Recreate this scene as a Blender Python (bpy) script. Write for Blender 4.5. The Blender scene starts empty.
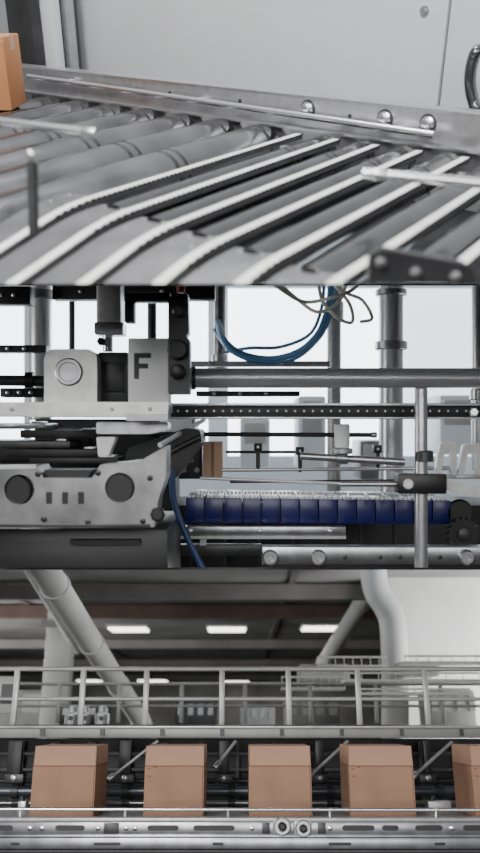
import bpy, bmesh, math, random
from mathutils import Vector, Matrix
random.seed(4)
F=800.0
sc=bpy.context.scene
# ------------------------------------------------------------------ materials
MC={}
def mat(name,col,rough=.5,metal=0.,var=.12,scale=8.,bump=0.,emit=None,stretch=(1,1,1),spec=.5,trans=0):
    if name in MC: return MC[name]
    m=bpy.data.materials.new(name); m.use_nodes=True
    nt=m.node_tree; b=nt.nodes['Principled BSDF']
    tc=nt.nodes.new('ShaderNodeTexCoord'); mp=nt.nodes.new('ShaderNodeMapping')
    mp.inputs['Scale'].default_value=stretch
    nt.links.new(tc.outputs['Object'],mp.inputs['Vector'])
    n=nt.nodes.new('ShaderNodeTexNoise'); n.inputs['Scale'].default_value=scale; n.inputs['Detail'].default_value=4
    nt.links.new(mp.outputs['Vector'],n.inputs['Vector'])
    r=nt.nodes.new('ShaderNodeValToRGB')
    c=Vector(col)
    r.color_ramp.elements[0].position=.3; r.color_ramp.elements[1].position=.7
    r.color_ramp.elements[0].color=(*(c*(1-var)),1); r.color_ramp.elements[1].color=(*[min(1,x) for x in c*(1+var)],1)
    nt.links.new(n.outputs['Fac'],r.inputs['Fac']); nt.links.new(r.outputs['Color'],b.inputs['Base Color'])
    b.inputs['Roughness'].default_value=rough; b.inputs['Metallic'].default_value=metal
    b.inputs['Specular IOR Level'].default_value=spec
    if bump:
        bp=nt.nodes.new('ShaderNodeBump'); bp.inputs['Strength'].default_value=bump; bp.inputs['Distance'].default_value=.002
        nt.links.new(n.outputs['Fac'],bp.inputs['Height']); nt.links.new(bp.outputs['Normal'],b.inputs['Normal'])
    if emit:
        b.inputs['Emission Color'].default_value=(*emit[0],1); b.inputs['Emission Strength'].default_value=emit[1]
    MC[name]=m; return m
STEEL=mat('brushed_steel',(.55,.55,.56),.32,.9,.1,30)
STEELD=mat('worn_steel',(.34,.34,.35),.3,.9,.25,18)
CHROME=mat('chrome_rod',(.88,.88,.89),.25,1.,.05,10)
TUBEM=mat('polished_tube',(.75,.75,.76),.3,.55,.05,10)
ROLL=mat('zinc_roller',(.17,.17,.18),.2,.85,.4,5)
ROLL2=mat('slim_roller_zinc',(.1,.1,.105),.16,.9,.35,6)
DROLL=mat('dark_roller',(.03,.03,.033),.22,.5,.3,6)
BLACK=mat('black_plastic',(.008,.008,.009),.4,0,.2,10)
RUB=mat('rubber',(.02,.02,.02),.6,0,.2,20)
BELT=mat('white_belt',(.84,.835,.81),.9,0,.04,30,spec=.1)
PLATE=mat('grey_plate',(.15,.15,.155),.42,.4,.2,12)
WALLG=mat('painted_panel',(.74,.75,.77),.5,0,.02,2)
WALLD=mat('painted_panel_dark',(.36,.365,.375),.5,0,.03,2)
ALU=mat('cast_aluminium',(.42,.42,.42),.45,.7,.15,25,.15)
BLOCK=mat('oily_cast_block',(.25,.25,.25),.36,.6,.45,9,.2)
ALUL=mat('milled_aluminium',(.52,.52,.51),.35,.6,.2,16)
DARK=mat('dark_machine_paint',(.01,.01,.011),.45,.1,.3,7)
DGREY=mat('dark_grey_metal',(.05,.05,.052),.4,.4,.3,10)
CARD=mat('cardboard',(.34,.195,.125),.85,0,.12,9,.1)
CARD2=mat('cardboard_flap',(.45,.265,.18),.85,0,.08,9,.1)
CARD3=mat('cardboard_orange',(.46,.20,.08),.85,0,.06,14,.1)
TAN=mat('cardboard_tan',(.62,.42,.28),.8,0,.06,14)
TAPE=mat('parcel_tape',(.56,.34,.22),.35,0,.05,20)
INK=mat('red_brown_ink',(.22,.06,.035),.8,0,.2,60)
BLUEB=mat('blue_belt',(.006,.010,.10),.3,0,.25,14)
BLUEH=mat('blue_hose',(.10,.28,.52),.4,0,.1,14)
BLUED=mat('dark_blue_hose',(.015,.05,.14),.4,0,.1,14)
WHITE=mat('white_plastic',(.88,.88,.87),.45,0,.03,14)
CREAM=mat('cream_cable',(.92,.89,.78),.5,0,.05,14)
PAINTW=mat('white_duct_paint',(.62,.62,.6),.5,0,.06,5)
DUCTG=mat('soft_grey_duct',(.46,.46,.45),.6,0,.08,4)
RAILG=mat('grey_rail_paint',(.30,.30,.29),.45,.3,.1,9)
RAILL=mat('light_rail_paint',(.48,.48,.46),.4,.4,.1,9)
GLASS=mat('daylight_glazing',(.9,.95,1),.3,0,.0,1,emit=((.88,.95,1.0),5))
GLASS2=mat('overcast_glazing',(.8,.88,.92),.3,0,.0,1,emit=((.78,.88,.97),2.2))
HAZE=mat('haze_glow',(.74,.81,.86),.6,0,.06,2,emit=((.75,.84,.9),.18))  # pale haze painted in: wall and cabinets glow weakly, no lamp there
LAMP=mat('lamp_diffuser',(1,1,1),.4,0,0,1,emit=((1,.98,.95),4))
CEIL=mat('ceiling_metal',(.22,.217,.212),.8,0,.35,1.2)
BEAM=mat('ceiling_beam_paint',(.14,.128,.122),.7,0,.2,3)
BEAM2=mat('ceiling_beam_brown',(.18,.12,.10),.7,0,.2,3)
FLOORM=mat('dark_floor',(.012,.012,.013),.6,0,.3,3)
RED=mat('red_cap',(.5,.03,.02),.4)
# ------------------------------------------------------------------ frames
class Dio:
    def __init__(s,hor,vmin,vmax):
        k=-(hor-426.5)/F
        s.th=math.atan(k); s.R=Matrix.Rotation(s.th,3,'X'); s.RT=s.R.transposed()
        s.cl=[]
        if vmin is not None: s.cl.append(-(s.RT@Vector((0,(vmin-426.5)/F,1))))
        if vmax is not None: s.cl.append(s.RT@Vector((0,(vmax-426.5)/F,1)))
    def ray(s,u,v): return s.RT@Vector(((u-240)/F,1,-(v-426.5)/F))
    def P(s,u,v,y):
        d=s.ray(u,v); return d*(y/d.y)
    def G(s,u,v,z):
        d=s.ray(u,v); return d*(z/d.z)
    def V(s,u,v,p,n):
        d=s.ray(u,v); return d*(p.dot(n)/d.dot(n))
D1=Dio(-20,None,283.6)
D2=Dio(426.5,285.4,567.6)
D3=Dio(720,569.6,None)
# ------------------------------------------------------------------ mesh helpers
def B(): return bmesh.new()
def obox(bm,o,ex,ey,ez,l,bev=0):
    vs=[]
    for i in (0,1):
        for j in (0,1):
            for k in (0,1):
                vs.append(bm.verts.new(o+ex*l[i]+ey*l[2+j]+ez*l[4+k]))
    q=[(0,1,3,2),(4,6,7,5),(0,4,5,1),(2,3,7,6),(0,2,6,4),(1,5,7,3)]
    fs=[bm.faces.new([vs[a] for a in f]) for f in q]
    bmesh.ops.recalc_face_normals(bm,faces=fs)
    if bev:
        es=list({e for f in fs for e in f.edges})
        bmesh.ops.bevel(bm,geom=es,offset=bev,segments=2,affect='EDGES',profile=.5)
    return bm
X=Vector((1,0,0));Y=Vector((0,1,0));Z=Vector((0,0,1));O=Vector((0,0,0))
def box(bm,x0,x1,y0,y1,z0,z1,bev=0):
    return obox(bm,O,X,Y,Z,(min(x0,x1),max(x0,x1),min(y0,y1),max(y0,y1),min(z0,z1),max(z0,z1)),bev)
def pbox(bm,D,u0,v0,u1,v1,y,dep,bev=0):
    a=D.P(u0,v0,y); b=D.P(u1,v1,y)
    return box(bm,a.x,b.x,y,y+dep,b.z,a.z,bev)
def basis(d):
    d=d.normalized(); a=Z if abs(d.z)<.9 else X
    s=d.cross(a).normalized(); return s,s.cross(d).normalized()
def lathe(bm,p0,d,prof,seg=24):
    d=d.normalized(); s,t=basis(d); rings=[]
    for q,r in prof:
        rings.append([bm.verts.new(p0+d*q+(s*math.cos(2*math.pi*i/seg)+t*math.sin(2*math.pi*i/seg))*max(r,1e-5)) for i in range(seg)])
    fs=[]
    for a,b in zip(rings,rings[1:]):
        for i in range(seg):
            fs.append(bm.faces.new((a[i],a[(i+1)%seg],b[(i+1)%seg],b[i])))
    fs.append(bm.faces.new(rings[0])); fs.append(bm.faces.new(rings[-1][::-1]))
    bmesh.ops.recalc_face_normals(bm,faces=fs)
    return bm
def L_(*a,**k): return lathe(B(),*a,**k)
def PB(*a): return pbox(B(),*a)
def cyl(bm,a,b,r,seg=24,c=None):
    L=(b-a).length; c=min(r*.15,L*.2) if c is None else c
    return lathe(bm,a,b-a,[(0,r-c),(c,r),(L-c,r),(L,r-c)] if c>0 else [(0,r),(L,r)],seg)
def smooth(pts,n=6):
    out=[]
    P=[pts[0]*2-pts[1]]+pts+[pts[-1]*2-pts[-2]]
    for i in range(1,len(P)-2):
        for j in range(n):
            t=j/n
            out.append(.5*((2*P[i])+(P[i+1]-P[i-1])*t+(2*P[i-1]-5*P[i]+4*P[i+1]-P[i+2])*t*t+(3*P[i]-P[i-1]-3*P[i+1]+P[i+2])*t**3))
    out.append(pts[-1]); return out
def sweep(bm,pts,r,seg=10):
    rings=[];s=None
    for i,p in enumerate(pts):
        d=(pts[min(i+1,len(pts)-1)]-pts[max(i-1,0)]).normalized()
        if s is None: s,_=basis(d)
        s=(s-d*s.dot(d)).normalized(); t=d.cross(s)
        rings.append([bm.verts.new(p+(s*math.cos(2*math.pi*k/seg)+t*math.sin(2*math.pi*k/seg))*r) for k in range(seg)])
    fs=[]
    for a,b in zip(rings,rings[1:]):
        for i in range(seg): fs.append(bm.faces.new((a[i],a[(i+1)%seg],b[(i+1)%seg],b[i])))
    fs.append(bm.faces.new(rings[0])); fs.append(bm.faces.new(rings[-1][::-1]))
    bmesh.ops.recalc_face_normals(bm,faces=fs); return bm
def ribbon(bm,pts,side,w,t):
    rows=[]
    for i,p in enumerate(pts):
        d=(pts[min(i+1,len(pts)-1)]-pts[max(i-1,0)]).normalized()
        n=side.cross(d).normalized()
        if n.z<0: n=-n
        rows.append([bm.verts.new(q) for q in (p-side*w/2,p+side*w/2,p+side*w/2-n*t,p-side*w/2-n*t)])
    fs=[]
    for a,b in zip(rows,rows[1:]):
        for i in range(4): fs.append(bm.faces.new((a[i],a[(i+1)%4],b[(i+1)%4],b[i])))
    fs.append(bm.faces.new(rows[0])); fs.append(bm.faces.new(rows[-1][::-1]))
    bmesh.ops.recalc_face_normals(bm,faces=fs); return bm
def prism(bm,pts,dv,bev=0):
    a=[bm.verts.new(p) for p in pts]; b=[bm.verts.new(p+dv) for p in pts]
    fs=[bm.faces.new(a),bm.faces.new(b[::-1])]
    n=len(pts)
    for i in range(n): fs.append(bm.faces.new((a[i],b[i],b[(i+1)%n],a[(i+1)%n])))
    bmesh.ops.recalc_face_normals(bm,faces=fs)
    if bev:
        bmesh.ops.bevel(bm,geom=list({e for f in fs for e in f.edges}),offset=bev,segments=2,affect='EDGES')
    return bm
def ppoly(bm,D,px,y,dep,bev=0): return prism(bm,[D.P(u,v,y) for u,v in px],Vector((0,dep,0)),bev)
def boolcut(bmA,bmB):
    obs=[]
    for b in (bmA,bmB):
        me=bpy.data.meshes.new('tmp'); b.to_mesh(me); b.free()
        o=bpy.data.objects.new('tmp',me); sc.collection.objects.link(o); obs.append(o)
    m=obs[0].modifiers.new('b','BOOLEAN'); m.operation='DIFFERENCE'; m.object=obs[1]; m.solver='EXACT'
    bpy.context.view_layer.update()
    dg=bpy.context.evaluated_depsgraph_get()
    me=bpy.data.meshes.new_from_object(obs[0].evaluated_get(dg))
    r=bmesh.new(); r.from_mesh(me)
    for o in obs:
        d=o.data; bpy.data.objects.remove(o); bpy.data.meshes.remove(d)
    bpy.data.meshes.remove(me)
    return r
def clip(bm,D):
    for n in D.cl:
        if any(v.co.dot(n)<0 for v in bm.verts):
            r=bmesh.ops.bisect_plane(bm,geom=bm.verts[:]+bm.edges[:]+bm.faces[:],dist=1e-6,plane_co=(0,0,0),plane_no=-n,clear_outer=True)
            ed=[e for e in r['geom_cut'] if isinstance(e,bmesh.types.BMEdge) and e.is_valid and len(e.link_faces)==1]
            if ed:
                try: bmesh.ops.holes_fill(bm,edges=ed,sides=0)
                except Exception: pass
def bb(bms):
    co=[v.co for b in bms for v in b.verts]
    lo=Vector([min(c[i] for c in co) for i in range(3)]); hi=Vector([max(c[i] for c in co) for i in range(3)])
    return lo,hi
def mkobj(D,name,bm,m,org,ang=35):
    bmesh.ops.translate(bm,verts=bm.verts,vec=-org)
    me=bpy.data.meshes.new(name); bm.to_mesh(me); bm.free()
    me.materials.append(m)
    for p in me.polygons: p.use_smooth=True
    me.set_sharp_from_angle(angle=math.radians(ang))
    o=bpy.data.objects.new(name,me); sc.collection.objects.link(o)
    if name in ('stud','tooth'): o['kind']='stuff'
    return o
def thing(D,name,label,cat,parts,group=None,kind=None):
    for p in parts: clip(p[1],D)
    parts=[p for p in parts if len(p[1].faces)>0]
    if not parts: return None
    lo,hi=bb([p[1] for p in parts])
    base=Vector(((lo.x+hi.x)/2,(lo.y+hi.y)/2,lo.z))
    if len(parts)==1:
        o=mkobj(D,name,parts[0][1],parts[0][2],base)
    else:
        o=bpy.data.objects.new(name,None); o.empty_display_size=.05; sc.collection.objects.link(o)
        for p in parts:
            l,h=bb([p[1]]); c=(l+h)/2
            ch=mkobj(D,p[0],p[1],p[2],c); ch.parent=o; ch.location=c-base
            if len(p)>3: ch['label']=p[3]
    o.rotation_euler=(D.th,0,0); o.location=D.R@base
    if kind: o['kind']=kind
    else:
        o['label']=label; o['category']=cat
        if group: o['group']=group
    return o
def struct(D,name,bm,m): return thing(D,name,'','',[(name,bm,m)],kind='structure')

# ================================================================== TOP BAY: roller conveyor
H=.4
g=lambda u,v:D1.G(u,v,-H)
def dirvp(u): 
    d=D1.ray(u,-20); d.z=0; return d.normalized()
e1=dirvp(800); e2=-dirvp(-800); n2=Vector((-e2.y,e2.x,0))
P0=g(30,91)
bm=B(); obox(bm,P0+n2*.5,e2,n2,Z,(-3,5,0,.05,-.35,2.2)); struct(D1,'wall_back',bm,WALLD)
bm=B(); obox(bm,P0,X,Y,Z,(-1.5,3.4,-3.2,1.2,-.30,-.28)); struct(D1,'floor',bm,FLOORM)  # black sheet added below the rollers so their gaps look shaded
pw=P0+n2*.45
def wp(u,v,off=0): return D1.V(u,v,pw-n2*off,n2)
def sw(u,v=50,off=0): return (wp(u,v,off)-pw).dot(e2)
bm=B(); obox(bm,pw,e2,n2,Z,(sw(80),sw(443),-.0,.045,-.3,2.0),.006)
c=wp(425,11)
thing(D1,'machine_enclosure','large light grey painted machine enclosure with small lock','machine enclosure',[('door_panel',bm,WALLG),('lock',L_(c,-n2,[(0,.016),(.006,.016),(.006,.010),(.012,.008)],20),STEEL)])
bm=B(); obox(bm,pw,e2,n2,Z,(sw(445.5),sw(445.5)+1.5,-.0,.045,-.3,2.0),.006)
bm2=B(); h1=wp(480,50,.12);h2=wp(480,110,.12)
hp=[h1+n2*.1+X*.03,h1+X*.0,h1+(h2-h1)*.15-X*.02,h1+(h2-h1)*.5-X*.03,h1+(h2-h1)*.85-X*.02,h2,h2+n2*.1+X*.03]
sweep(bm2,smooth(hp),.018,12)
thing(D1,'machine_enclosure','light grey enclosure with curved dark steel grab handle','machine enclosure',[('panel',bm,WALLG),('handle',bm2,ROLL)])
for (a,b,m,off,lab) in ((20,44,DGREY,.22,'dark grey upright machine frame post'),(48,64,WALLG,.16,'light grey painted upright post beside enclosure'),(68,78,STEEL,.09,'slim brushed steel upright of machine frame')):
    bm=B(); obox(bm,pw,e2,n2,Z,(sw(a,50,off),sw(b,50,off),-off-.05,-off,-.38,1.2),.006)
    thing(D1,'frame_post',lab,'post',[('frame_post',bm,m)])
a=g(12,111); top=D1.P(12,37,a.y)
bm=B(); obox(bm,a,X,Y,Z,(-.5,0,0,.22,0.001,top.z-a.z),.004)
bm2=B(); obox(bm2,a,X,Y,Z,(-.5,.0015,-.002,.0,(top.z-a.z)*.93,(top.z-a.z)*.95))
bm3=B(); obox(bm3,a,X,Y,Z,(-.5,.001,.08,.14,(top.z-a.z)*.8,(top.z-a.z)+.001))
thing(D1,'cardboard_carton','orange-brown cardboard carton sitting on the steel rollers','carton',[('box_body',bm,CARD3),('flap_crease',bm2,TAPE),('tape',bm3,TAPE)])
bm=B(); obox(bm,P0,e2,n2,Z,(-.25,4.,0,.012,-.06,.085)); obox(bm,P0,e2,n2,Z,(-.25,4.,-.0,.07,.085,.093),.002); obox(bm,P0,e2,n2,Z,(-.25,4.,-.025,0,-.004,.002)); obox(bm,P0,e2,n2,Z,(-.25,4.,.06,.07,.05,.085))
parts=[('rail_profile',bm,STEEL)]
for u,v in ((308,109),(385,119),(428,124)):
    c=D1.V(u,v,P0,n2); parts.append(('washer',L_(c+n2*.001,-n2,[(0,.027),(.003,.027)],24),DGREY)); parts.append(('bolt',L_(c-n2*.002,-n2,[(0,.021),(.005,.021),(.008,.015),(.02,.014),(.022,.008)],20),CHROME))
for u,v in ((60,80),(110,86),(170,93),(240,101),(350,116)):
    c=D1.V(u,v,P0,n2); parts.append(('rivet',L_(c+n2*.001,-n2,[(0,.007),(.004,.006)],12),DGREY))
thing(D1,'side_rail','long brushed steel side rail with round bolts','conveyor rail',parts)
q=P0-n2*.05
a=D1.V(28,76,q,n2); b=D1.V(434,135,q,n2)
bm=B(); cyl(bm,a,b,.0095,20)
pr=[('rod',bm,CHROME)]
for t in (.12,.5,.93):
    p=a.lerp(b,t); pr.append(('standoff',cyl(B(),p,p+n2*.048,.005,12),STEEL))
thing(D1,'guide_rod','long polished steel guide rod fixed along side rail','rod',pr)
bendA=g(88,203); bendB=g(370,296); bd=(bendB-bendA)
def bendq(s):
    A=P0+e2*s
    det=(-e1.x)*(-bd.y)-(-bd.x)*(-e1.y)
    r=bendA-A
    return (r.x*(-bd.y)-(-bd.x)*r.y)/det
def roller(s,L,r,m,q0=.03,lab='grey zinc-plated conveyor roller with dark end rings',rings=(.05,.5,.54)):
    A=P0+e2*s+Vector((0,0,-r))-e1*q0
    b1=B(); lathe(b1,A,-e1,[(0,r*.8),(.004,r),(L-.004,r),(L,r*.8)],32)
    b2=B(); cyl(b2,A+e1*.025,A-e1*(L+.03),r*.25,12)
    ps=[('roller_tube',b1,m),('axle',b2,STEEL)]
    for q in rings:
        if q<L-.05: ps.append(('ring',L_(A-e1*q,-e1,[(0,r),(.002,r*1.02),(.014,r*1.02),(.016,r)],32),RUB))
    thing(D1,'conveyor_roller',lab,'roller',ps,group='rollers of the conveyor bed')
for k in range(11): roller(-.53+.18*k,2.6,.07,ROLL)
S0=1.47; DS=.135; NB=7
for j in range(NB):
    s=S0+DS*(j+.5)
    roller(s,max(.2,bendq(s)-.09),.036,ROLL2,q0=.06,lab='slim dark conveyor roller lying between white belts',rings=(.04,.22,.25))
s=S0+DS*NB+.06
while s<3.6:
    roller(s,1.6,.06,DROLL,lab='dark coated conveyor roller beside the belts'); s+=.15
side=e2-e1*e2.dot(e1); side.normalize()
def path(s,q0,dz=0.0):
    qb=bendq(s)-.02; A=P0+e2*s
    nseg=max(2,int((qb-q0)/.1))
    pts=[A-e1*(q0+(qb-q0)*i/nseg)+Z*dz for i in range(nseg+1)]
    x=qb;z=dz
    for i in range(1,8):
        an=math.radians(1.7*i); x+=.022*math.cos(an); z-=.022*math.sin(an); pts.append(A-e1*x+Z*z)
    for i in range(12):
        x+=.06*math.cos(an); z-=.06*math.sin(an); pts.append(A-e1*x+Z*z)
    return pts
for j in range(NB):
    s=S0+DS*j
    b1=B(); pp=path(s,.12,.004); ribbon(b1,pp,side,.021,.003)
    b2=B()
    for i in range(len(pp)-1):
        d=pp[i+1]-pp[i]; n=max(1,int(d.length/.016))
        if i>14: break
        for t in range(n):
            c=pp[i]+d*(t/n); dd=d.normalized()
            obox(b2,c,dd,side,Z,(0,.008,.0095,.0145,-.003,.0006))
    b3=B(); ribbon(b3,path(s,.12,.0),side,.022,.010)
    thing(D1,'conveyor_belt','narrow off-white timing belt with dark toothed edge','conveyor belt',[('belt_band',b1,BELT),('tooth',b2,BLACK),('belt_track',b3,PLATE)],group='white belts of the conveyor')
for j in range(-1,NB):
    s=S0+DS*(j+.5)
    pp=path(s,bendq(s)-.05,-.008)
    b1=B(); ribbon(b1,pp,side,.085,.012)
    ps=[('plate',b1,PLATE)]
    for q in (1,4):
        for dd in (-.022,.022):
            ps.append(('screw',L_(pp[q]+side*dd,Z,[(0,.004),(.002,.003)],12),STEELD))
    thing(D1,'deck_plate','flat grey metal deck plate between white belts','metal plate',ps,group='deck plates between belts')
def rodp(D,name,lab,u0,v0,u1,v1,y0,y1,r,m=CHROME,extra=None,cat='rod',group=None):
    a=D.P(u0,v0,y0); b=D.P(u1,v1,y1); bm=B(); cyl(bm,a,b,r,20)
    ps=[('rod',bm,m)]
    if extra: ps+=extra(a,b)
    return thing(D,name,lab,cat,ps,group)
def collar(t,rr,L,m=STEEL):
    def f(a,b):
        d=(b-a).normalized(); p=a.lerp(b,t); return [('collar',L_(p,d,[(0,rr*.9),(L*.1,rr),(L*.9,rr),(L,rr*.9)],20),m)]
    return f
rodp(D1,'guide_rod','short polished steel guide rod with a rounded end',-60,114,95,133,1.9,1.75,.009,extra=collar(.93,.0105,.03))
rodp(D1,'guide_rod','steel guide rod reaching in over dark rollers',362,173,560,190,1.55,1.45,.0095,extra=collar(.05,.0115,.03))
rodp(D1,'support_post','blurred upright steel support post',32,150,34,235,1.45,1.42,.0095,DGREY,extra=collar(.0,.012,.02),cat='post')
bm=B(); ppoly(bm,D1,[(368,290),(370,256),(382,249),(466,264),(476,277),(476,300)],1.10,.02,.002)
ps=[('bracket_plate',bm,DGREY)]
for u,v in ((380,262),(415,272),(455,276)):
    ps.append(('bolt',L_(D1.P(u,v,1.10),-Y,[(0,.008),(.006,.008),(.008,.005)],6),STEEL))
thing(D1,'corner_bracket','dark metal corner bracket with hexagonal bolts','bracket',ps)

# ================================================================== MIDDLE BAY: packing machine
def P2(u,v,y): return D2.P(u,v,y)
def hexb(u,v,y,r=.01,h=.008,seg=6,D=D2): return L_(D.P(u,v,y),-Y,[(0,r),(h*.7,r),(h,r*.6)],seg)
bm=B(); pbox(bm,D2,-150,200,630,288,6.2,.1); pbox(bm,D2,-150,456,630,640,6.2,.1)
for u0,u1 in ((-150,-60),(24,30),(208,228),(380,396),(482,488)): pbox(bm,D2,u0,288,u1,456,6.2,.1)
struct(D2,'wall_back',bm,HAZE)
for i,(u0,u1,m) in enumerate(((-60,24,GLASS),(30,208,GLASS),(228,380,GLASS),(396,482,GLASS2),(488,630,GLASS2))):
    struct(D2,'window_%d'%(i+1),PB(D2,u0,288,u1,456,6.25,.02),m)
bm=B(); box(bm,-2.6,2.6,4.2,6.2,-1.02,-.98); struct(D2,'floor',bm,FLOORM)
bm=B(); pbox(bm,D2,-100,462,172,600,3.9,.5,.01); pbox(bm,D2,150,505,600,600,4.0,.5,.01); pbox(bm,D2,-100,440,130,462,3.95,.3,.01)
thing(D2,'machine_bed','dark painted machine bed with vertical ribs','machine base',[('bed_body',bm,DARK)]+[('rib',PB(D2,u,512,u+3,566,3.98,.02),DGREY) for u in range(190,480,34)])
for (u0,v0,u1,v1,m,lab) in ((240,418,270,470,HAZE,'pale blue-grey equipment cabinet near windows'),(298,396,326,470,HAZE,'pale equipment cabinet beside posts'),(440,395,500,455,HAZE,'pale haze-toned enclosure behind frame'),(360,440,386,480,ALU,'grey control cabinet near windows'),(160,404,196,470,ALU,'grey cabinet beneath the windows')):
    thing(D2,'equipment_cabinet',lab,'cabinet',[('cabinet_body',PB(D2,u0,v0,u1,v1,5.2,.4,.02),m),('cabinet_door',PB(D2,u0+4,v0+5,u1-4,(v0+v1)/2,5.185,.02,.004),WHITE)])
def post(u,v0,v1,w,y,m,lab,collars=()):
    a=P2(u,v0,y);b=P2(u,v1,y); r=w/2*y/F; bm=B(); cyl(bm,b,a,r,28); ps=[('post_tube',bm,m)]
    for vc,hh,k in collars:
        ps.append(('collar',L_(P2(u,vc,y),Z,[(0,r*k*.92),(.004,r*k),(hh-.004,r*k),(hh,r*k*.92)],28),STEEL))
    return thing(D2,'upright_post',lab,'post',ps,group='upright steel posts of the machine')
post(40,270,420,23,3.9,TUBEM,'thick round brushed steel upright post',[(300,.05,1.25)])
post(220,270,380,12,4.4,STEELD,'slim grey steel upright post',[(362,.04,1.4)])
post(334,270,504,14,4.4,ALU,'slim aluminium upright post',[(320,.1,1.4)])
post(391,270,500,24,3.8,TUBEM,'thick round steel upright post with clamp collars',[(350,.04,1.35),(296,.03,1.3)])
post(478,270,470,13,3.8,STEEL,'round steel upright post at frame edge',[(400,.05,1.3)])
post(152,270,350,9,4.0,DGREY,'thin dark upright post')
post(72,270,352,6,4.1,DGREY,'very thin dark upright rod')
for (u0,v0,u1,v1,y,m,lab) in ((-20,286,30,304,3.6,DARK,'dark overhead machine beam'),(52,284,215,299,3.7,DARK,'dark overhead beam carrying the pneumatic cylinder'),(185,361,330,366,3.9,ALU,'grey cross member behind chrome tube'),(-20,345,46,352,3.6,DGREY,'thin dark cross member behind steel post'),(0,388,46,397,3.5,DARK,'dark cross member behind pale beam'),(196,391,300,396,3.6,DGREY,'thin dark cross member below chrome tube')):
    thing(D2,'cross_beam',lab,'beam',[('beam_body',PB(D2,u0,v0,u1,v1,y,.08,.004),m)]+[('bolt',hexb(u0+(u1-u0)*(k_+.7)/4,(v0+v1)/2,y),STEEL) for k_ in range(3)])
y=3.1
thing(D2,'pneumatic_cylinder','silver pneumatic cylinder with steel piston rod pointing down','cylinder',[('cylinder_body',PB(D2,96,275,121,330,y,.1,.012),ALUL),('piston_rod',cyl(B(),P2(108,352,y+.05),P2(108,330,y+.05),.02,20),CHROME),('end_cap',PB(D2,94,322,123,334,y-.005,.11,.006),STEEL),('fitting',L_(P2(102,342,y+.03),-Y,[(0,.016),(.03,.016),(.035,.01)],6),BLACK)])
y=2.6
thing(D2,'chrome_tube','thick polished steel tube spanning the machine','tube',[('tube',cyl(B(),P2(192,378,y),P2(560,378,y),10*y/F,36),TUBEM),('end_collar',L_(P2(186,378,y),X,[(0,.028),(.01,.038),(.03,.038),(.034,.03)],28),DGREY)])
b2=B(); pbox(b2,D2,168,403,600,406,2.53,.07,.001); 
thing(D2,'chain_guide_rail','long dark chain guide rail with rows of pins','guide rail',[('rail_body',PB(D2,168,405,600,417,2.55,.05,.003),DARK),('rail_lip',b2,STEEL),('rail_lip',PB(D2,168,417,600,419,2.53,.07,.001),STEEL)]+[('pin',L_(P2(u,411,2.55),-Y,[(0,.004),(.003,.003)],10),STEELD) for u in range(178,470,9)]+[('end_bolt',L_(P2(473,412,2.55),-Y,[(0,.018),(.01,.018),(.014,.012)],6),CHROME)])
rodp(D2,'guide_rod','thin dark guide rod above the blue belt',150,434,376,435,3.0,3.0,.0085,DGREY,extra=collar(.98,.011,.02))
rodp(D2,'guide_rod','thin pale steel rod over the blue belt',218,470,452,468,3.1,3.1,.008,TUBEM)
rodp(D2,'guide_rod','thin steel rod close above the belt',200,478,404,486,2.9,2.9,.006,TUBEM)
rodp(D2,'guide_rod','thin dark rod along the blue belt',230,482,440,480,3.15,3.15,.005,DGREY)
rodp(D2,'guide_rod','thin steel side guide above belt studs',300,456,405,462,2.8,2.75,.013,STEEL,extra=collar(.35,.02,.04))
rodp(D2,'guide_rod','dark slim rod beside the small carton',226,452,300,452,3.4,3.4,.006,DGREY)
rodp(D2,'guide_rod','pale slanted bar leading to carton',160,445,204,420,2.5,3.0,.008,WHITE)
b1=B(); ppoly(b1,D2,[(120,470),(128,448),(186,428),(200,430),(202,442),(176,478),(166,486)],2.7,.35,.004)
thing(D2,'infeed_chute','dark wedge-shaped infeed chute leading to carton','chute',[('chute',b1,DARK),('rail',cyl(B(),P2(150,462,2.68),P2(200,437,2.69),.01,12),DGREY)])
for u,v0,v1 in ((258,446,470),(300,450,472),(378,448,470)):
    thing(D2,'rod_bracket','small dark bracket holding a guide rod','bracket',[('stem',cyl(B(),P2(u,v1,3.1),P2(u,v0,3.1),.008,12),DGREY),('clamp',PB(D2,u-4,v0-3,u+4,v0+5,3.08,.04,.003),DARK),('bolt',hexb(u,v0+1,3.08,.006,.005),STEEL)],group='rod brackets')
y=2.35
thing(D2,'marked_block','white machine block marked with black letter F','machine block',[('block_body',PB(D2,128,338,169,405,y,.09,.003),WHITE)]+[('letter_marking',PB(D2,*r_,y-.0015,.003),BLACK,'black capital letter F') for r_ in ((134,353,139,379),(138.8,353,151,358),(138.8,363.5,148,368.5))]+[('block_foot',PB(D2,128,405,170,413,y-.01,.1,.004),ALU)])
pts=[]
for k_ in range(9):
    an=math.pi-math.pi*k_/8/2; pts.append((55+11*math.cos(an),360-11*math.sin(an)))
for k_ in range(9):
    an=math.pi/2-math.pi*k_/8/2; pts.append((86+11*math.cos(an),360-11*math.sin(an)))
pts+=[(97,403),(44,403)]
thing(D2,'bearing_block','grey rounded bearing block with round cover disc','bearing',[('housing',ppoly(B(),D2,pts,2.42,.12,.0),ALUL),('cover_disc',L_(P2(69,372,2.42),-Y,[(0,.042),(.006,.042),(.009,.038),(.009,.03),(.005,.028)],36),STEELD)])
thing(D2,'spacer_block','dark spacer block between two pale blocks','machine block',[('block_body',PB(D2,98,352,128,404,2.5,.1,.005),DGREY),('block_inset',PB(D2,103,362,124,392,2.49,.02,.003),BLACK)])
y=2.3
b1=B(); ppoly(b1,D2,[(168,296),(188,294),(189,332),(186,336),(190,340),(190,394),(168,394)],y,.07,.002)
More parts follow.
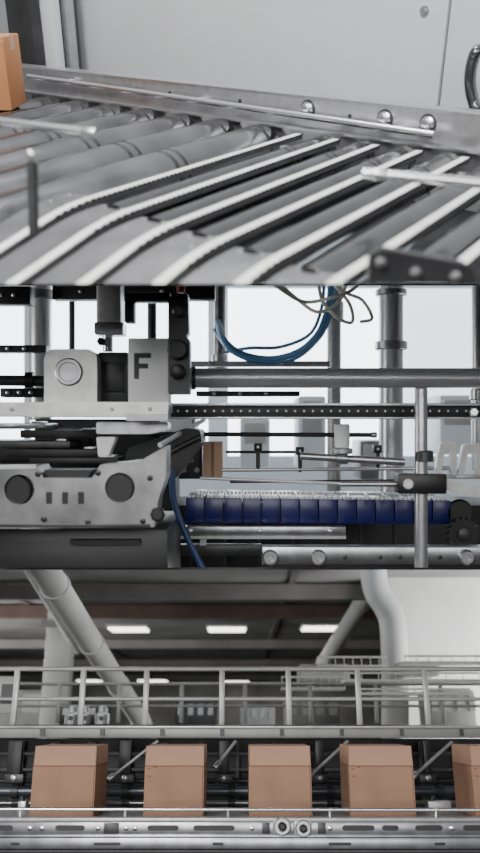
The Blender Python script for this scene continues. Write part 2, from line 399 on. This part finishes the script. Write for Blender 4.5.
thing(D2,'valve_unit','black upright valve unit with round knob and horizontal arm','valve',[('valve_body',b1,BLACK),('knob',L_(P2(178,350,y),-Y,[(0,.03),(.012,.03),(.02,.024),(.02,.012)],28),RUB),('fitting',L_(P2(179,312,y),-Y,[(0,.018),(.03,.018),(.034,.014)],8),BLACK),('arm',PB(D2,124,292,170,301,y+.01,.05,.004),BLACK),('arm_foot',PB(D2,124,300,134,322,y+.01,.05,.003),DARK),('cap',L_(P2(181,290,y+.03),Z,[(-.008,.012),(.01,.012),(.014,.008)],16),RED),('spring',L_(P2(178,372,y),-Y,[(0,.022),(.02,.022),(.024,.016)],16),BLACK)])
thing(D2,'support_beam','flat pale steel beam under the machine blocks','beam',[('beam_body',ppoly(B(),D2,[(-60,402),(168,402),(168,418),(-60,416)],2.28,.1,.003),ALUL)]+[('bolt',hexb(u,409,2.28,.007,.004),ALU) for u in (12,112,150)]+[('beam_tip',PB(D2,126,414,168,421,2.27,.01,.002),WHITE)])
thing(D2,'bent_plate','grey bent sheet plate beneath the steel beam','metal plate',[('plate',ppoly(B(),D2,[(96,422),(168,422),(168,430),(150,434),(96,434)],2.4,.1,.003),STEELD),('lug',ppoly(B(),D2,[(96,437),(116,437),(112,446),(108,457),(98,457)],2.38,.06,.003),WHITE)])
thing(D2,'guide_rod','dark round cross rod behind bearing block','rod',[('rod',cyl(B(),P2(-40,380,3.0),P2(46,381,3.0),.02,20),DGREY),('collar',L_(P2(26,380,3.0),X,[(0,.03),(.03,.03)],20),BLACK)])
thing(D2,'dark_backing','dark backing body added to deepen shade behind slide plates','dark backing',[('housing',PB(D2,34,419,160,470,3.07,.2,.01),DARK),('cover',PB(D2,44,426,90,446,3.05,.03,.004),DGREY)])  # dark body put in behind the slide plates to darken the recess
for i,(u0,u1,v0,v1,m) in enumerate(((-30,45,423,429,STEELD),(20,96,430,438,DARK),(-30,70,441,448,DGREY),(5,98,449,457,DARK),(30,118,457.5,464,DARK))):
    thing(D2,'slide_plate','flat dark slide plate stacked above aluminium block','metal plate',[('plate',PB(D2,u0,v0,u1,v1,2.75-.04*i,.2,.003),m),('stop',PB(D2,u1-14,v0-2,u1-4,v0,2.76-.04*i,.1,.001),STEEL)],group='stacked slide plates')
y=2.15
b1=B(); ppoly(b1,D2,[(-60,468),(36,466),(44,478),(92,478),(100,465),(140,461),(166,446),(166,476),(158,500),(154,527),(-60,529)],y,.14,.0)
cut=B(); cyl(cut,P2(14,491,y-.05),P2(14,491,y-.05)+Y*.14,15*y/F,40,0); cyl(cut,P2(117,489,y-.05),P2(117,489,y-.05)+Y*.14,15*y/F,40,0)
b1=boolcut(b1,cut)
ps=[('block_body',b1,BLOCK)]
for u,v in ((14,491),(117,489)):
    ps.append(('bore_shade_disc',L_(P2(u,v,y)+Y*.012,Y,[(0,.0395),(.004,.0395)],32),BLACK))  # black disc set in each bore stands in for its inner shade
for u,v in ((38,474),(98,473),(88,522),(143,521),(44,519),(150,478)):
    ps.append(('screw',L_(P2(u,v,y),-Y,[(0,.008),(.003,.008),(.004,.005)],16),BLACK))
ps.append(('dovetail_slide',ppoly(B(),D2,[(44,470),(52,484),(84,484),(92,470)],y+.02,.1),DARK))
ps.append(('knob',L_(P2(158,514,y-.01),-Y,[(0,.02),(.012,.02),(.016,.014)],8),BLACK))
ps.append(('edge_strip',ppoly(B(),D2,[(-60,467),(36,465),(36,468.5),(-60,470.5)],y-.004,.05),STEEL))
for uu in (50,66,82): ps.append(('slot',PB(D2,uu-4,492,uu+2,504,y-.001,.004),DARK))
ps.append(('lower_strip',PB(D2,-60,524,150,527,y-.004,.01,.001),DGREY))
thing(D2,'bored_block','large cast aluminium block with two round bores and screws','machine block',ps)
thing(D2,'lower_housing','black lower housing beneath the aluminium block','machine base',[('housing',PB(D2,-60,529,168,600,2.31,.5,.005),BLACK),('ledge',PB(D2,20,529,60,532,2.28,.03),DGREY),('ledge',PB(D2,70,540,140,545,2.28,.03),DARK)])
thing(D2,'carton_clamp','dark clamp with small bolts pressing a carton','clamp',[('clamp_body',PB(D2,178,441,202,479,3.2,.12,.006),DGREY)]+[('bolt',hexb(u,v,3.2,.011,.008,10),ALU) for u,v in ((184,450),(197,450),(184,470),(197,470),(191,460))])
thing(D2,'cardboard_carton','small tan cardboard carton held above blue belt','carton',[('box_body',PB(D2,203,442,222,478,3.08,.15,.002),TAN),('tape',PB(D2,211,442,214,478,3.078,.002),CARD)])
b1=B(); b2=B()
ya,yb=2.9,3.3
n=14; ulist=[186+ (452-186)*i/n for i in range(n+1)]
for i in range(n):
    a=P2(ulist[i],0,ya).x; b=P2(ulist[i+1],0,ya).x-.004
    zt=P2(0,498+.22*i,ya).z; zb=P2(0,523+.11*i,ya).z
    box(b1,a,b,ya,yb,zb,zt,.0015)
    for j_ in range(4):
        for k_ in range(2):
            x=a+.006+j_*(b-a-.004)/4
            box(b2,x,x+.010,ya+.02+.2*k_,ya+.07+.2*k_,zt,zt+.007)
b3=B(); a=P2(188,0,ya).x;b=P2(450,0,ya).x
box(b3,a,b,ya+.02,yb-.02,P2(0,522,ya).z,P2(0,503,ya).z)
c=P2(460,513,ya)
thing(D2,'blue_conveyor','blue modular plastic conveyor belt with white studs','conveyor belt',[('belt_links',b1,BLUEB),('stud',b2,WHITE,'small white belt studs'),('belt_core',b3,BLACK),('end_drum',cyl(B(),c,c+Y*.35,.05,28),BLACK)])
thing(D2,'frame_bar','grey frame bar carrying the blue belt','beam',[('bar',PB(D2,178,526.5,346,536,2.85,.045,.003),STEELD),('bar_lip',PB(D2,178,536,346,539,2.84,.07),ALU)]+[('bolt',hexb(u,531,2.85),STEEL) for u in (190,260,330)])
b1=B(); c=P2(464,534,2.8); pts=[]
for i in range(64):
    an=2*math.pi*i/64; r=.058 if i%4<2 else .05; pts.append(c+X*r*math.cos(an)+Z*r*math.sin(an))
prism(b1,pts,Vector((0,.03,0)))
thing(D2,'sprocket','black toothed drive sprocket at conveyor end','sprocket',[('gear',b1,DARK),('hub',L_(c,-Y,[(0,.025),(.012,.025),(.016,.018)],24),DGREY)])
ps=[('rail_body',PB(D2,262,547,620,565,2.6,.06,.004),STEELD),('rail_base',PB(D2,262,565,620,590,2.62,.05),DARK)]
for u in (270,318,466): ps.append(('knob',L_(P2(u,557,2.6),-Y,[(0,.026),(.012,.026),(.018,.02),(.018,.012),(.012,.010)],28),STEEL))
for u in (345,380,400,440): ps.append(('screw',hexb(u,557,2.6,.008,.004),DGREY))
thing(D2,'lower_rail','brushed aluminium lower rail with round knobs','rail',ps)
thing(D2,'frame_bar','dark grey lower frame bar','beam',[('bar',PB(D2,172,545,262,556,2.9,.05,.003),DGREY),('bracket',PB(D2,200,539,206,547,2.9,.03),STEEL)])
y=2.4
thing(D2,'clamp_post','steel upright rod with black clamp block and bolt','post',[('rod',cyl(B(),P2(421,600,y),P2(421,388,y),6.5*y/F,28),STEEL),('clamp_block',PB(D2,399,474,447,494,y-.04,.08,.004),BLACK),('bolt',L_(P2(408,484,y-.04),-Y,[(0,.015),(.006,.015),(.01,.011),(.01,.006)],24),WHITE),('collar',L_(P2(424,455,y),Z,[(-.02,.028),(.01,.028),(.014,.022)],24),DGREY),('pointer',ppoly(B(),D2,[(447,478),(478,488),(482,498),(470,497),(447,490)],y-.02,.02,.002),ALUL)])
rodp(D2,'guide_rod','steel cross rod through the clamp block',340,484,398,484,2.4,2.4,.008,STEEL)
for u0,w,hh in ((435,22,33),(458,24,31)):
    v1=475; v0=v1-hh
    pts=[(u0,v1),(u0+5,v0+2),(u0+8,v0),(u0+w-2,v0),(u0+w,v0+2),(u0+w,v1),(u0+w-6,v1),(u0+w-6,v0+9),(u0+10,v0+9),(u0+6,v1)]
    thing(D2,'arched_bracket','pale grey angular arched metal bracket','bracket',[('arch',ppoly(B(),D2,pts,3.0,.03),ALUL),('foot',PB(D2,u0-2,v1,u0+w,v1+4,2.98,.08,.002),ALU)],group='arched brackets')
thing(D2,'sensor','small white cylindrical sensor on guide bar','sensor',[('sensor_body',cyl(B(),P2(342,448,2.7),P2(342,424,2.7),.026,20),WHITE),('sensor_base',cyl(B(),P2(342,454,2.7),P2(342,448,2.7),.036,20),ALU)])
def cable(pts,y,r,m,lab,group=None,nm='hose'):
    P_=[P2(u,v,y+dy) for u,v,dy in pts]; bm=B(); sweep(bm,smooth(P_,8),r,10)
    thing(D2,nm,lab,nm,[('hose',bm,m)],group=group)
cable([(218,322,.3),(224,340,.1),(242,354,.1),(270,359,.1),(298,352,.05),(318,334,0),(328,308,0),(331,285,0),(332,270,0)],3.6,.015,BLUEH,'thick blue air hose hanging in a loop')
cable([(214,330,.4),(232,352,.2),(262,363,.25),(292,360,.25),(314,344,.2),(328,322,.2),(340,275,.2)],3.65,.009,BLUEH,'thin blue air hose hanging beside thicker one')
cable([(226,352,.4),(250,348,.3),(280,347,.3),(310,334,.3),(322,306,.3),(324,275,.3)],3.65,.009,BLUEH,'second blue air hose in the tangle')
cable([(172,470,0),(174,500,.0),(186,535,0),(206,575,0)],2.5,.010,BLUED,'dark blue air hose running down past black housing')
for pts in ([(262,275,0),(285,292,0),(305,302,.1),(330,298,0),(352,290,0),(365,275,0)],[(270,275,.1),(296,298,.15),(318,312,.1),(340,300,.1),(348,275,.1)],[(318,275,.2),(322,300,.2),(338,318,.2),(352,322,.3),(350,305,.2),(335,285,.2)],[(330,275,.3),(345,292,.3),(362,300,.3),(372,318,.3),(360,322,.3)]):
    cable(pts,3.2,.0075,CREAM,'cream electric cable looping overhead','cream cables','cable')

# ================================================================== BOTTOM BAY: carton line
P3=D3.P
ZC=1.25
bm=B(); box(bm,-12,12,3.5,27,ZC,ZC+.05); struct(D3,'ceiling',bm,CEIL)
bm=B(); box(bm,-12,12,26,26.2,-2.5,ZC); struct(D3,'wall_back',bm,CEIL)
bm=B(); box(bm,-12,12,2.5,26,-1.6,-1.55); struct(D3,'floor',bm,FLOORM)
a=P3(396,720,7.5); bm=B(); box(bm,a.x,a.x+3,7.5,7.7,-1.5,1.25); struct(D3,'wall_right',bm,PAINTW)
for v in (585,606,640,660,675,687,696):
    c=D3.G(240,v,ZC-.02); bm=B(); w=.06*c.y/8
    box(bm,-9,9,c.y-w,c.y+w,ZC-.16,ZC-.02)
    thing(D3,'ceiling_beam','brown-grey steel roof beam spanning the hall','beam',[('ceiling_beam',bm,BEAM2 if v==606 else BEAM)],group='roof beams')
for u in (-60,95,270,430):
    a=D3.G(u,640,ZC); bm=B(); box(bm,a.x-.03,a.x+.03,4,25,ZC-.02,ZC)
    thing(D3,'ceiling_purlin','long dark roof purlin','beam',[('ceiling_purlin',bm,BEAM)],group='roof purlins')
for u,v,w in ((129,629,36),(227,629,36),(321,628,36),(153,681,26),(236,682,24),(90,681,20),(310,682,22),(60,660,18)):
    c=D3.G(u,v,ZC-.2); hw_=w/2*c.y/F; dd=.02*c.y
    b1=B(); box(b1,c.x-hw_,c.x+hw_,c.y-dd,c.y+dd,ZC-.22,ZC-.2,.004); b2=B(); box(b2,c.x-hw_-.02,c.x+hw_+.02,c.y-dd-.02,c.y+dd+.02,ZC-.2,ZC-.17)
    thing(D3,'ceiling_lamp','bright rectangular ceiling lamp','lamp',[('diffuser',b1,LAMP),('housing',b2,PAINTW)],group='ceiling lamps')
def duct(pts,r,m,lab,cat='duct',flg=()):
    P_=[P3(*p) for p in pts]; bm=B(); sweep(bm,P_ if len(P_)==2 else smooth(P_,6),r,24); ps=[('duct_pipe',bm,m)]
    for t in flg:
        a,b=P_[0],P_[-1]; p=a.lerp(b,t); ps.append(('flange',L_(p,b-a,[(0,r),(.005,r*1.1),(.04,r*1.1),(.045,r)],24),m))
    thing(D3,'ventilation_duct',lab,cat,ps)
duct([(36,556,4.6),(150,735,8.5)],.085,PAINTW,'large pale round duct slanting down across hall',flg=(.1,.35,.6,.85))
duct([(22,556,6.5),(78,650,9.5)],.05,DUCTG,'slim pale pipe slanting beside larger duct')
duct([(374,555,6.8),(374,578,6.8),(378,594,6.8),(387,608,6.8),(393,626,6.8),(395,680,6.8),(395,745,6.8)],.11,DUCTG,'pale round duct with elbow running down the wall')
duct([(392,555,7.6),(312,682,11)],.09,DUCTG,'wide pale duct slanting from ceiling to walkway',flg=(.3,.55,.8))
b1=B(); a=P3(49,600,9);b=P3(65,735,9); box(b1,a.x,b.x,9,9.2,b.z-.5,ZC,.01); b2=B(); box(b2,a.x-.05,b.x+.05,8.95,9.25,ZC-.3,ZC-.22)
thing(D3,'building_column','white painted square building column','column',[('shaft',b1,PAINTW),('column_head',b2,RAILG)])
for (u0,v0,u1,v1,y,m,lab) in ((-40,690,40,735,9.5,RAILG,'grey equipment rack behind the walkway'),(175,700,215,730,8,DGREY,'dark machine cabinet behind walkway'),(240,705,275,730,8,RAILG,'grey machine cabinet behind walkway'),(60,704,110,726,5.75,DGREY,'dark pump cabinet behind walkway railing'),(428,690,478,732,6.5,RAILG,'grey control cabinet beside wall'),(285,698,340,732,10,RAILG,'grey machinery cabinet deep in hall'),(300,664,350,682,6.2,RAILL,'pale suspended equipment box above walkway'),(398,662,440,676,6.2,RAILL,'pale suspended equipment box beside wall')):
    b2=[('cabinet_panel',PB(D3,u0+3+(u1-u0)*k_/4,v0+4,u0+(u1-u0)*(k_+1)/4-2,(v0+v1)/2,y-.01,.01),ALU) for k_ in range(4)]
    thing(D3,'machine_cabinet',lab,'cabinet',[('cabinet_body',PB(D3,u0,v0,u1,v1,y,.4,.01),m)]+b2)
for u,r in ((72,.04),(85,.028),(102,.04)):
    c=P3(u,724,4.6); thing(D3,'pump_motor','small grey motor standing on the walkway','motor',[('motor_body',L_(c,Z,[(0,r),(.05,r),(.06,r*.6),(.09,r*.5),(.095,r*.2)],20),ALU),('port',cyl(B(),c+Z*.03-Y*r,c+Z*.03-Y*(r+.02),.012,12),DGREY)],group='small motors on walkway')
for (u0,v0,u1,v1,y) in ((318,656,388,668,5.2),(345,672,480,682,5.0),(282,676,345,690,5.7),(405,655,500,664,5.5),(360,688,470,695,5.0)):
    b1=B(); pbox(b1,D3,u0,v1-3,u1,v1,y,.2)
    thing(D3,'cable_tray','pale galvanised cable tray with rungs','cable tray',[('tray_floor',b1,PAINTW),('tray_edge',PB(D3,u0,v0,u1,v0+2,y,.01),PAINTW)]+[('rung',PB(D3,u0+(u1-u0)*k_/8-.7,v0,u0+(u1-u0)*k_/8+.7,v1,y,.008),PAINTW) for k_ in range(9)],group='cable trays')
def railing(y,us,vt,vm,vb,r,m,lab,u0=-40,u1=540,slope=0):
    b1=B(); cyl(b1,P3(u0,vt,y),P3(u1,vt+slope,y),r,14); b2=B(); cyl(b2,P3(u0,vm,y),P3(u1,vm+slope,y),r*.8,14)
    ps=[('handrail',b1,m),('mid_rail',b2,m)]
    for u in us:
        b_=B(); t=P3(u,vt,y); bo=P3(u,vb,y); box(b_,t.x-r*1.1,t.x+r*1.1,y-r,y+r,bo.z,t.z,.003); ps.append(('baluster',b_,m))
    thing(D3,'walkway_railing',lab,'railing',ps)
railing(3.9,(-30,18,84,147,222,288,357,424,490),669,699,725,.011,RAILL,'near grey tubular steel walkway railing')
railing(5.4,(0,60,120,182,245,310,375,440,500),684,706,723,.011,RAILG,'far grey tubular steel walkway railing')
b2=B(); a=P3(-60,727,3.85);b=P3(560,727,3.85); box(b2,a.x,b.x,3.85,5.6,a.z-.02,a.z)
thing(D3,'walkway_platform','grey steel walkway platform with edge beam','walkway',[('edge_beam',PB(D3,-60,728,560,738,3.8,.05,.003),RAILG),('deck',b2,DGREY),('edge_lip',PB(D3,-60,726,560,728,3.79,.07,.001),ALUL)]+[('stiffener',PB(D3,u,729,u+4,736,3.79,.01),DGREY) for u in range(-20,500,60)])
thing(D3,'sign_board','blank grey panel fixed to walkway railing','panel',[('panel',PB(D3,-30,676,15,714,3.95,.03,.003),RAILG),('plate',PB(D3,2,684,12,704,3.94,.01),DGREY)])
thing(D3,'under_frame','black machine frame beneath the walkway','machine frame',[('back_panel',PB(D3,-80,739,580,835,4.3,.1),DARK)]+[('frame_bar',PB(D3,-80,v,580,v+3,4.25,.04),DGREY) for v in (752,768,806)]+[('frame_upright',PB(D3,u,742,u+3,830,4.24,.05),DGREY) for u in range(-60,560,37)])
for (v,y,r,m,lab) in ((791,3.75,.022,mat('blue_grey_shaft',(.14,.15,.17),.35,.7),'dark blue-grey horizontal drive shaft'),(781,3.85,.010,DGREY,'thin dark horizontal rod'),(803,3.6,.010,STEELD,'thin steel horizontal rod behind cartons')):
    thing(D3,'drive_shaft',lab,'shaft',[('shaft',cyl(B(),P3(-60,v,y),P3(560,v,y),r,20),m)]+[('collar',L_(P3(u,v,y),X,[(0,r*1.4),(.03,r*1.4)],20),DGREY) for u in (12,122,228,327,436)])
for (u0,v0,u1,v1) in ((108,780,158,741),(306,780,348,741),(412,778,452,742),(215,768,236,741)):
    rodp(D3,'diagonal_strut','thin grey diagonal strut beneath walkway',u0,v0,u1,v1,3.5,3.55,.007,ALU,extra=collar(.0,.012,.03),cat='strut',group='diagonal struts')
for u in (14,125,224,320,428):
    thing(D3,'hanger_bracket','dark hanger bracket with steel bolt','bracket',[('arm',PB(D3,u-5,741,u+5,784,3.68,.03,.003),DARK),('block',PB(D3,u-9,774,u+9,783,3.65,.05,.003),DGREY),('bolt',hexb(u,778,3.65,.014,.01,6,D3),STEEL)],group='hanger brackets')
CRE=mat('crease_brown',(.2,.105,.065),.9)
def carton(u0,u1,lab,vt=746,vf=766,dep=.27,marks=False):
    y=3.1
    a=P3(u0,818,y);b=P3(u1,vf,y);zt=P3(u0,vt,y).z
    x0,x1,y0,y1,z0=a.x,b.x,y,y+dep,b.z; k_=.004; i=.001
    b1=B(); box(b1,x0,x1,y0,y1,a.z,z0)
    def quad(pts,th,nrm): return prism(B(),pts,nrm*th)
    f1=quad([Vector((x0,y0,z0)),Vector((x1,y0,z0)),Vector((x1-i,y0+k_,zt)),Vector((x0+i,y0+k_,zt))],.003,Y)
    f2=quad([Vector((x0,y1,z0)),Vector((x1,y1,z0)),Vector((x1-i,y1-k_,zt)),Vector((x0+i,y1-k_,zt))],.003,-Y)
    f3=quad([Vector((x0,y0,z0)),Vector((x0,y1,z0)),Vector((x0+i,y1-k_,zt)),Vector((x0+i,y0+k_,zt))],.003,X)
    f4=quad([Vector((x1,y0,z0)),Vector((x1,y1,z0)),Vector((x1-i,y1-k_,zt)),Vector((x1-i,y0+k_,zt))],.003,-X)
    cr=B(); box(cr,x0-.0006,x1+.0006,y0-.0008,y1+.0008,z0-.0018,z0+.0018)
    tp=B(); box(tp,x0+i,x1-i,y0+k_,y1-k_,zt-.003,zt)
    ps=[('box_body',b1,CARD),('flap',f1,CARD2),('flap',f2,CARD2),('flap',f3,CARD2),('flap',f4,CARD2),('top_panel',tp,CARD2),('crease',cr,CRE)]
    sm=B(); box(sm,x1-.006,x1-.003,y0-.0006,y0+.001,a.z,z0); ps.append(('edge_seam',sm,CRE))
    if marks:
        for (mx,mz) in ((.008,.012),(.012,-.012),(.03,.018)):
            ps.append(('ink_mark',box(B(),x0+mx,x0+mx+.012,y0-.0012,y0+.001,z0-.02+mz-.003,z0-.02+mz),INK))
    thing(D3,'cardboard_carton',lab,'carton',ps,group='cartons on the conveyor line')
for u0,u1,mk in ((29,96,False),(143,204,True),(249,311,False),(351,413,True),(476,545,True)):
    carton(u0,u1,'brown cardboard carton with creased flaps and small red-brown marks' if mk else 'plain brown cardboard carton with creased upper flaps on conveyor',marks=mk)
a=P3(-60,819,3.1);b=P3(560,819,3.1)
b1=B(); box(b1,a.x,b.x,3.02,3.45,a.z-.02,a.z-.001); 
thing(D3,'conveyor_bed','flat grey conveyor bed carrying the cartons','conveyor',[('conveyor_bed',b1,RAILG)])
y=2.88
ps=[('rail_web',PB(D3,-60,822,560,835,y,.02,.001),STEELD),('rail_lip',PB(D3,-60,818,560,822,y-.012,.06,.002),ALU),('rail_lip',PB(D3,-60,835,560,838,y-.006,.04,.002),STEELD),('rail_skirt',PB(D3,-60,838,560,849,y,.02,.001),STEELD)]
def slot(u0,u1,v,h):
    bm=B(); pts=[]
    for i in range(9): an=math.pi/2+math.pi*i/8; pts.append((u0+h*math.cos(an),v-h*math.sin(an)))
    for i in range(9): an=-math.pi/2+math.pi*i/8; pts.append((u1+h*math.cos(an),v-h*math.sin(an)))
    ppoly(bm,D3,pts,y-.0015,.003); return bm
for u0,u1 in ((-20,10),(58,82),(150,176),(196,232),(345,372),(385,396),(418,440),(466,500)): ps.append(('slot',slot(u0,u1,828,2.8),BLACK))
for u in (30,42,98,126,135,252,330,452): ps.append(('bolt',hexb(u,828,y,.008,.006,10,D3),CHROME))
for u,w_ in ((12,6),(95,24),(214,8),(330,20),(436,8)): ps.append(('slot',slot(u,u+w_,844,1.6),BLACK))
for u0,u1 in ((104,118),(262,270),(318,326)): ps.append(('fitting_plate',PB(D3,u0,823,u1,834,y-.006,.006,.001),DGREY))
thing(D3,'conveyor_side_rail','long steel conveyor side rail with dark slots and bolts','conveyor rail',ps)
for u,v,r in ((282,826,7.5),(303,828,7)):
    c=P3(u,v,y-.012); rr=r*y/F
    thing(D3,'bearing_unit','round flanged bearing bolted to the side rail','bearing',[('bearing_ring',L_(c,-Y,[(0,rr),(.012,rr),(.018,rr*.85),(.018,rr*.6),(.012,rr*.55)],32),ALUL),('shaft_end',L_(c-Y*.012,-Y,[(0,rr*.5),(.006,rr*.5),(.01,rr*.3)],20),BLACK),('flange',PB(D3,u-9,v-8,u+9,v+8,y-.012,.012,.003),ALU)],group='bearings on the rail')
ps=[('rod',cyl(B(),P3(-60,809,2.9),P3(560,810,2.9),.0055,14),CHROME)]
for u in (20,125,228,330,436): ps.append(('stand',cyl(B(),P3(u,817,2.9),P3(u,808,2.9),.005,10),STEEL))
thing(D3,'guide_rod','long thin polished guide rod before the cartons','rod',ps)
thing(D3,'floor_plinth','black plinth beneath the conveyor side rail','plinth',[('plinth_body',PB(D3,-60,850,560,880,2.9,.3),DARK),('plinth_edge',PB(D3,-60,850,560,852,2.88,.02),DGREY)])
for u0,u1 in ((428,452),(18,25)):
    thing(D3,'photo_sensor','small pale sensor unit beside conveyor','sensor',[('sensor_body',PB(D3,u0,801,u1,814,3.39,.05,.004),ALUL),('sensor_stem',cyl(B(),P3(u0+4,801,3.42),P3(u0+4,796,3.42),.010,12),DGREY)])

# ================================================================== dividing boards
for i,v in enumerate((284.5,568.6)):
    k=(v-426.5)/F
    bm=B(); d=Vector((0,1,-k)); nn=Vector((0,k,1)).normalized()
    obox(bm,O,X,d,nn,(-1.6,1.6,2.9,3.2,-.0035,.0035))
    me=bpy.data.meshes.new('trim'); bm.to_mesh(me); bm.free(); me.materials.append(BLACK)
    o=bpy.data.objects.new('trim_%d'%(i+1),me); sc.collection.objects.link(o); o['kind']='structure'

# ================================================================== world / lights / camera
w=bpy.data.worlds.new('World'); sc.world=w; w.use_nodes=True; nt=w.node_tree
bg=nt.nodes['Background']; tc=nt.nodes.new('ShaderNodeTexCoord'); sp=nt.nodes.new('ShaderNodeSeparateXYZ'); rp_=nt.nodes.new('ShaderNodeValToRGB')
nt.links.new(tc.outputs['Generated'],sp.inputs[0])
mp=nt.nodes.new('ShaderNodeMapRange'); mp.inputs[1].default_value=-1; mp.inputs[2].default_value=1
nt.links.new(sp.outputs['Z'],mp.inputs[0]); nt.links.new(mp.outputs[0],rp_.inputs[0]); nt.links.new(rp_.outputs[0],bg.inputs[0])
rp_.color_ramp.elements[0].position=.38; rp_.color_ramp.elements[0].color=(.07,.07,.074,1)
rp_.color_ramp.elements[1].position=.85; rp_.color_ramp.elements[1].color=(1,1,1.02,1)
bg.inputs[1].default_value=.62
def area(loc,tgt,size,e,col=(1,1,1),sy=None):
    l=bpy.data.lights.new('area_light','AREA'); l.energy=e; l.size=size; l.color=col
    if sy: l.shape='RECTANGLE'; l.size_y=sy
    o=bpy.data.objects.new('area_light',l); sc.collection.objects.link(o); o.location=loc
    o.rotation_euler=(Vector(tgt)-Vector(loc)).to_track_quat('-Z','Y').to_euler()
area((-1.5,-1.2,1.8),(0,3.2,0),1.3,165)
area((0,-2.2,.7),(0,3,0),5,100,sy=.8)
area((-.3,1.6,4.2),(0,2.6,1.0),1.3,125)
area((-3.2,2.4,0),(0,3.2,-.1),1.2,35)
area((3.6,6,-2.2),(0,8.5,-1.5),1.5,170)
area((-5.5,9,-2.8),(0,13,-2.0),2.5,420)
cam=bpy.data.cameras.new('camera'); co=bpy.data.objects.new('camera',cam); sc.collection.objects.link(co)
co.rotation_euler=(math.pi/2,0,0)
cam.sensor_fit='VERTICAL'; cam.sensor_height=36; cam.lens=F*36/853; cam.clip_start=.05; cam.clip_end=100
cam.dof.use_dof=True; cam.dof.focus_distance=3.05; cam.dof.aperture_fstop=2.0
sc.camera=co
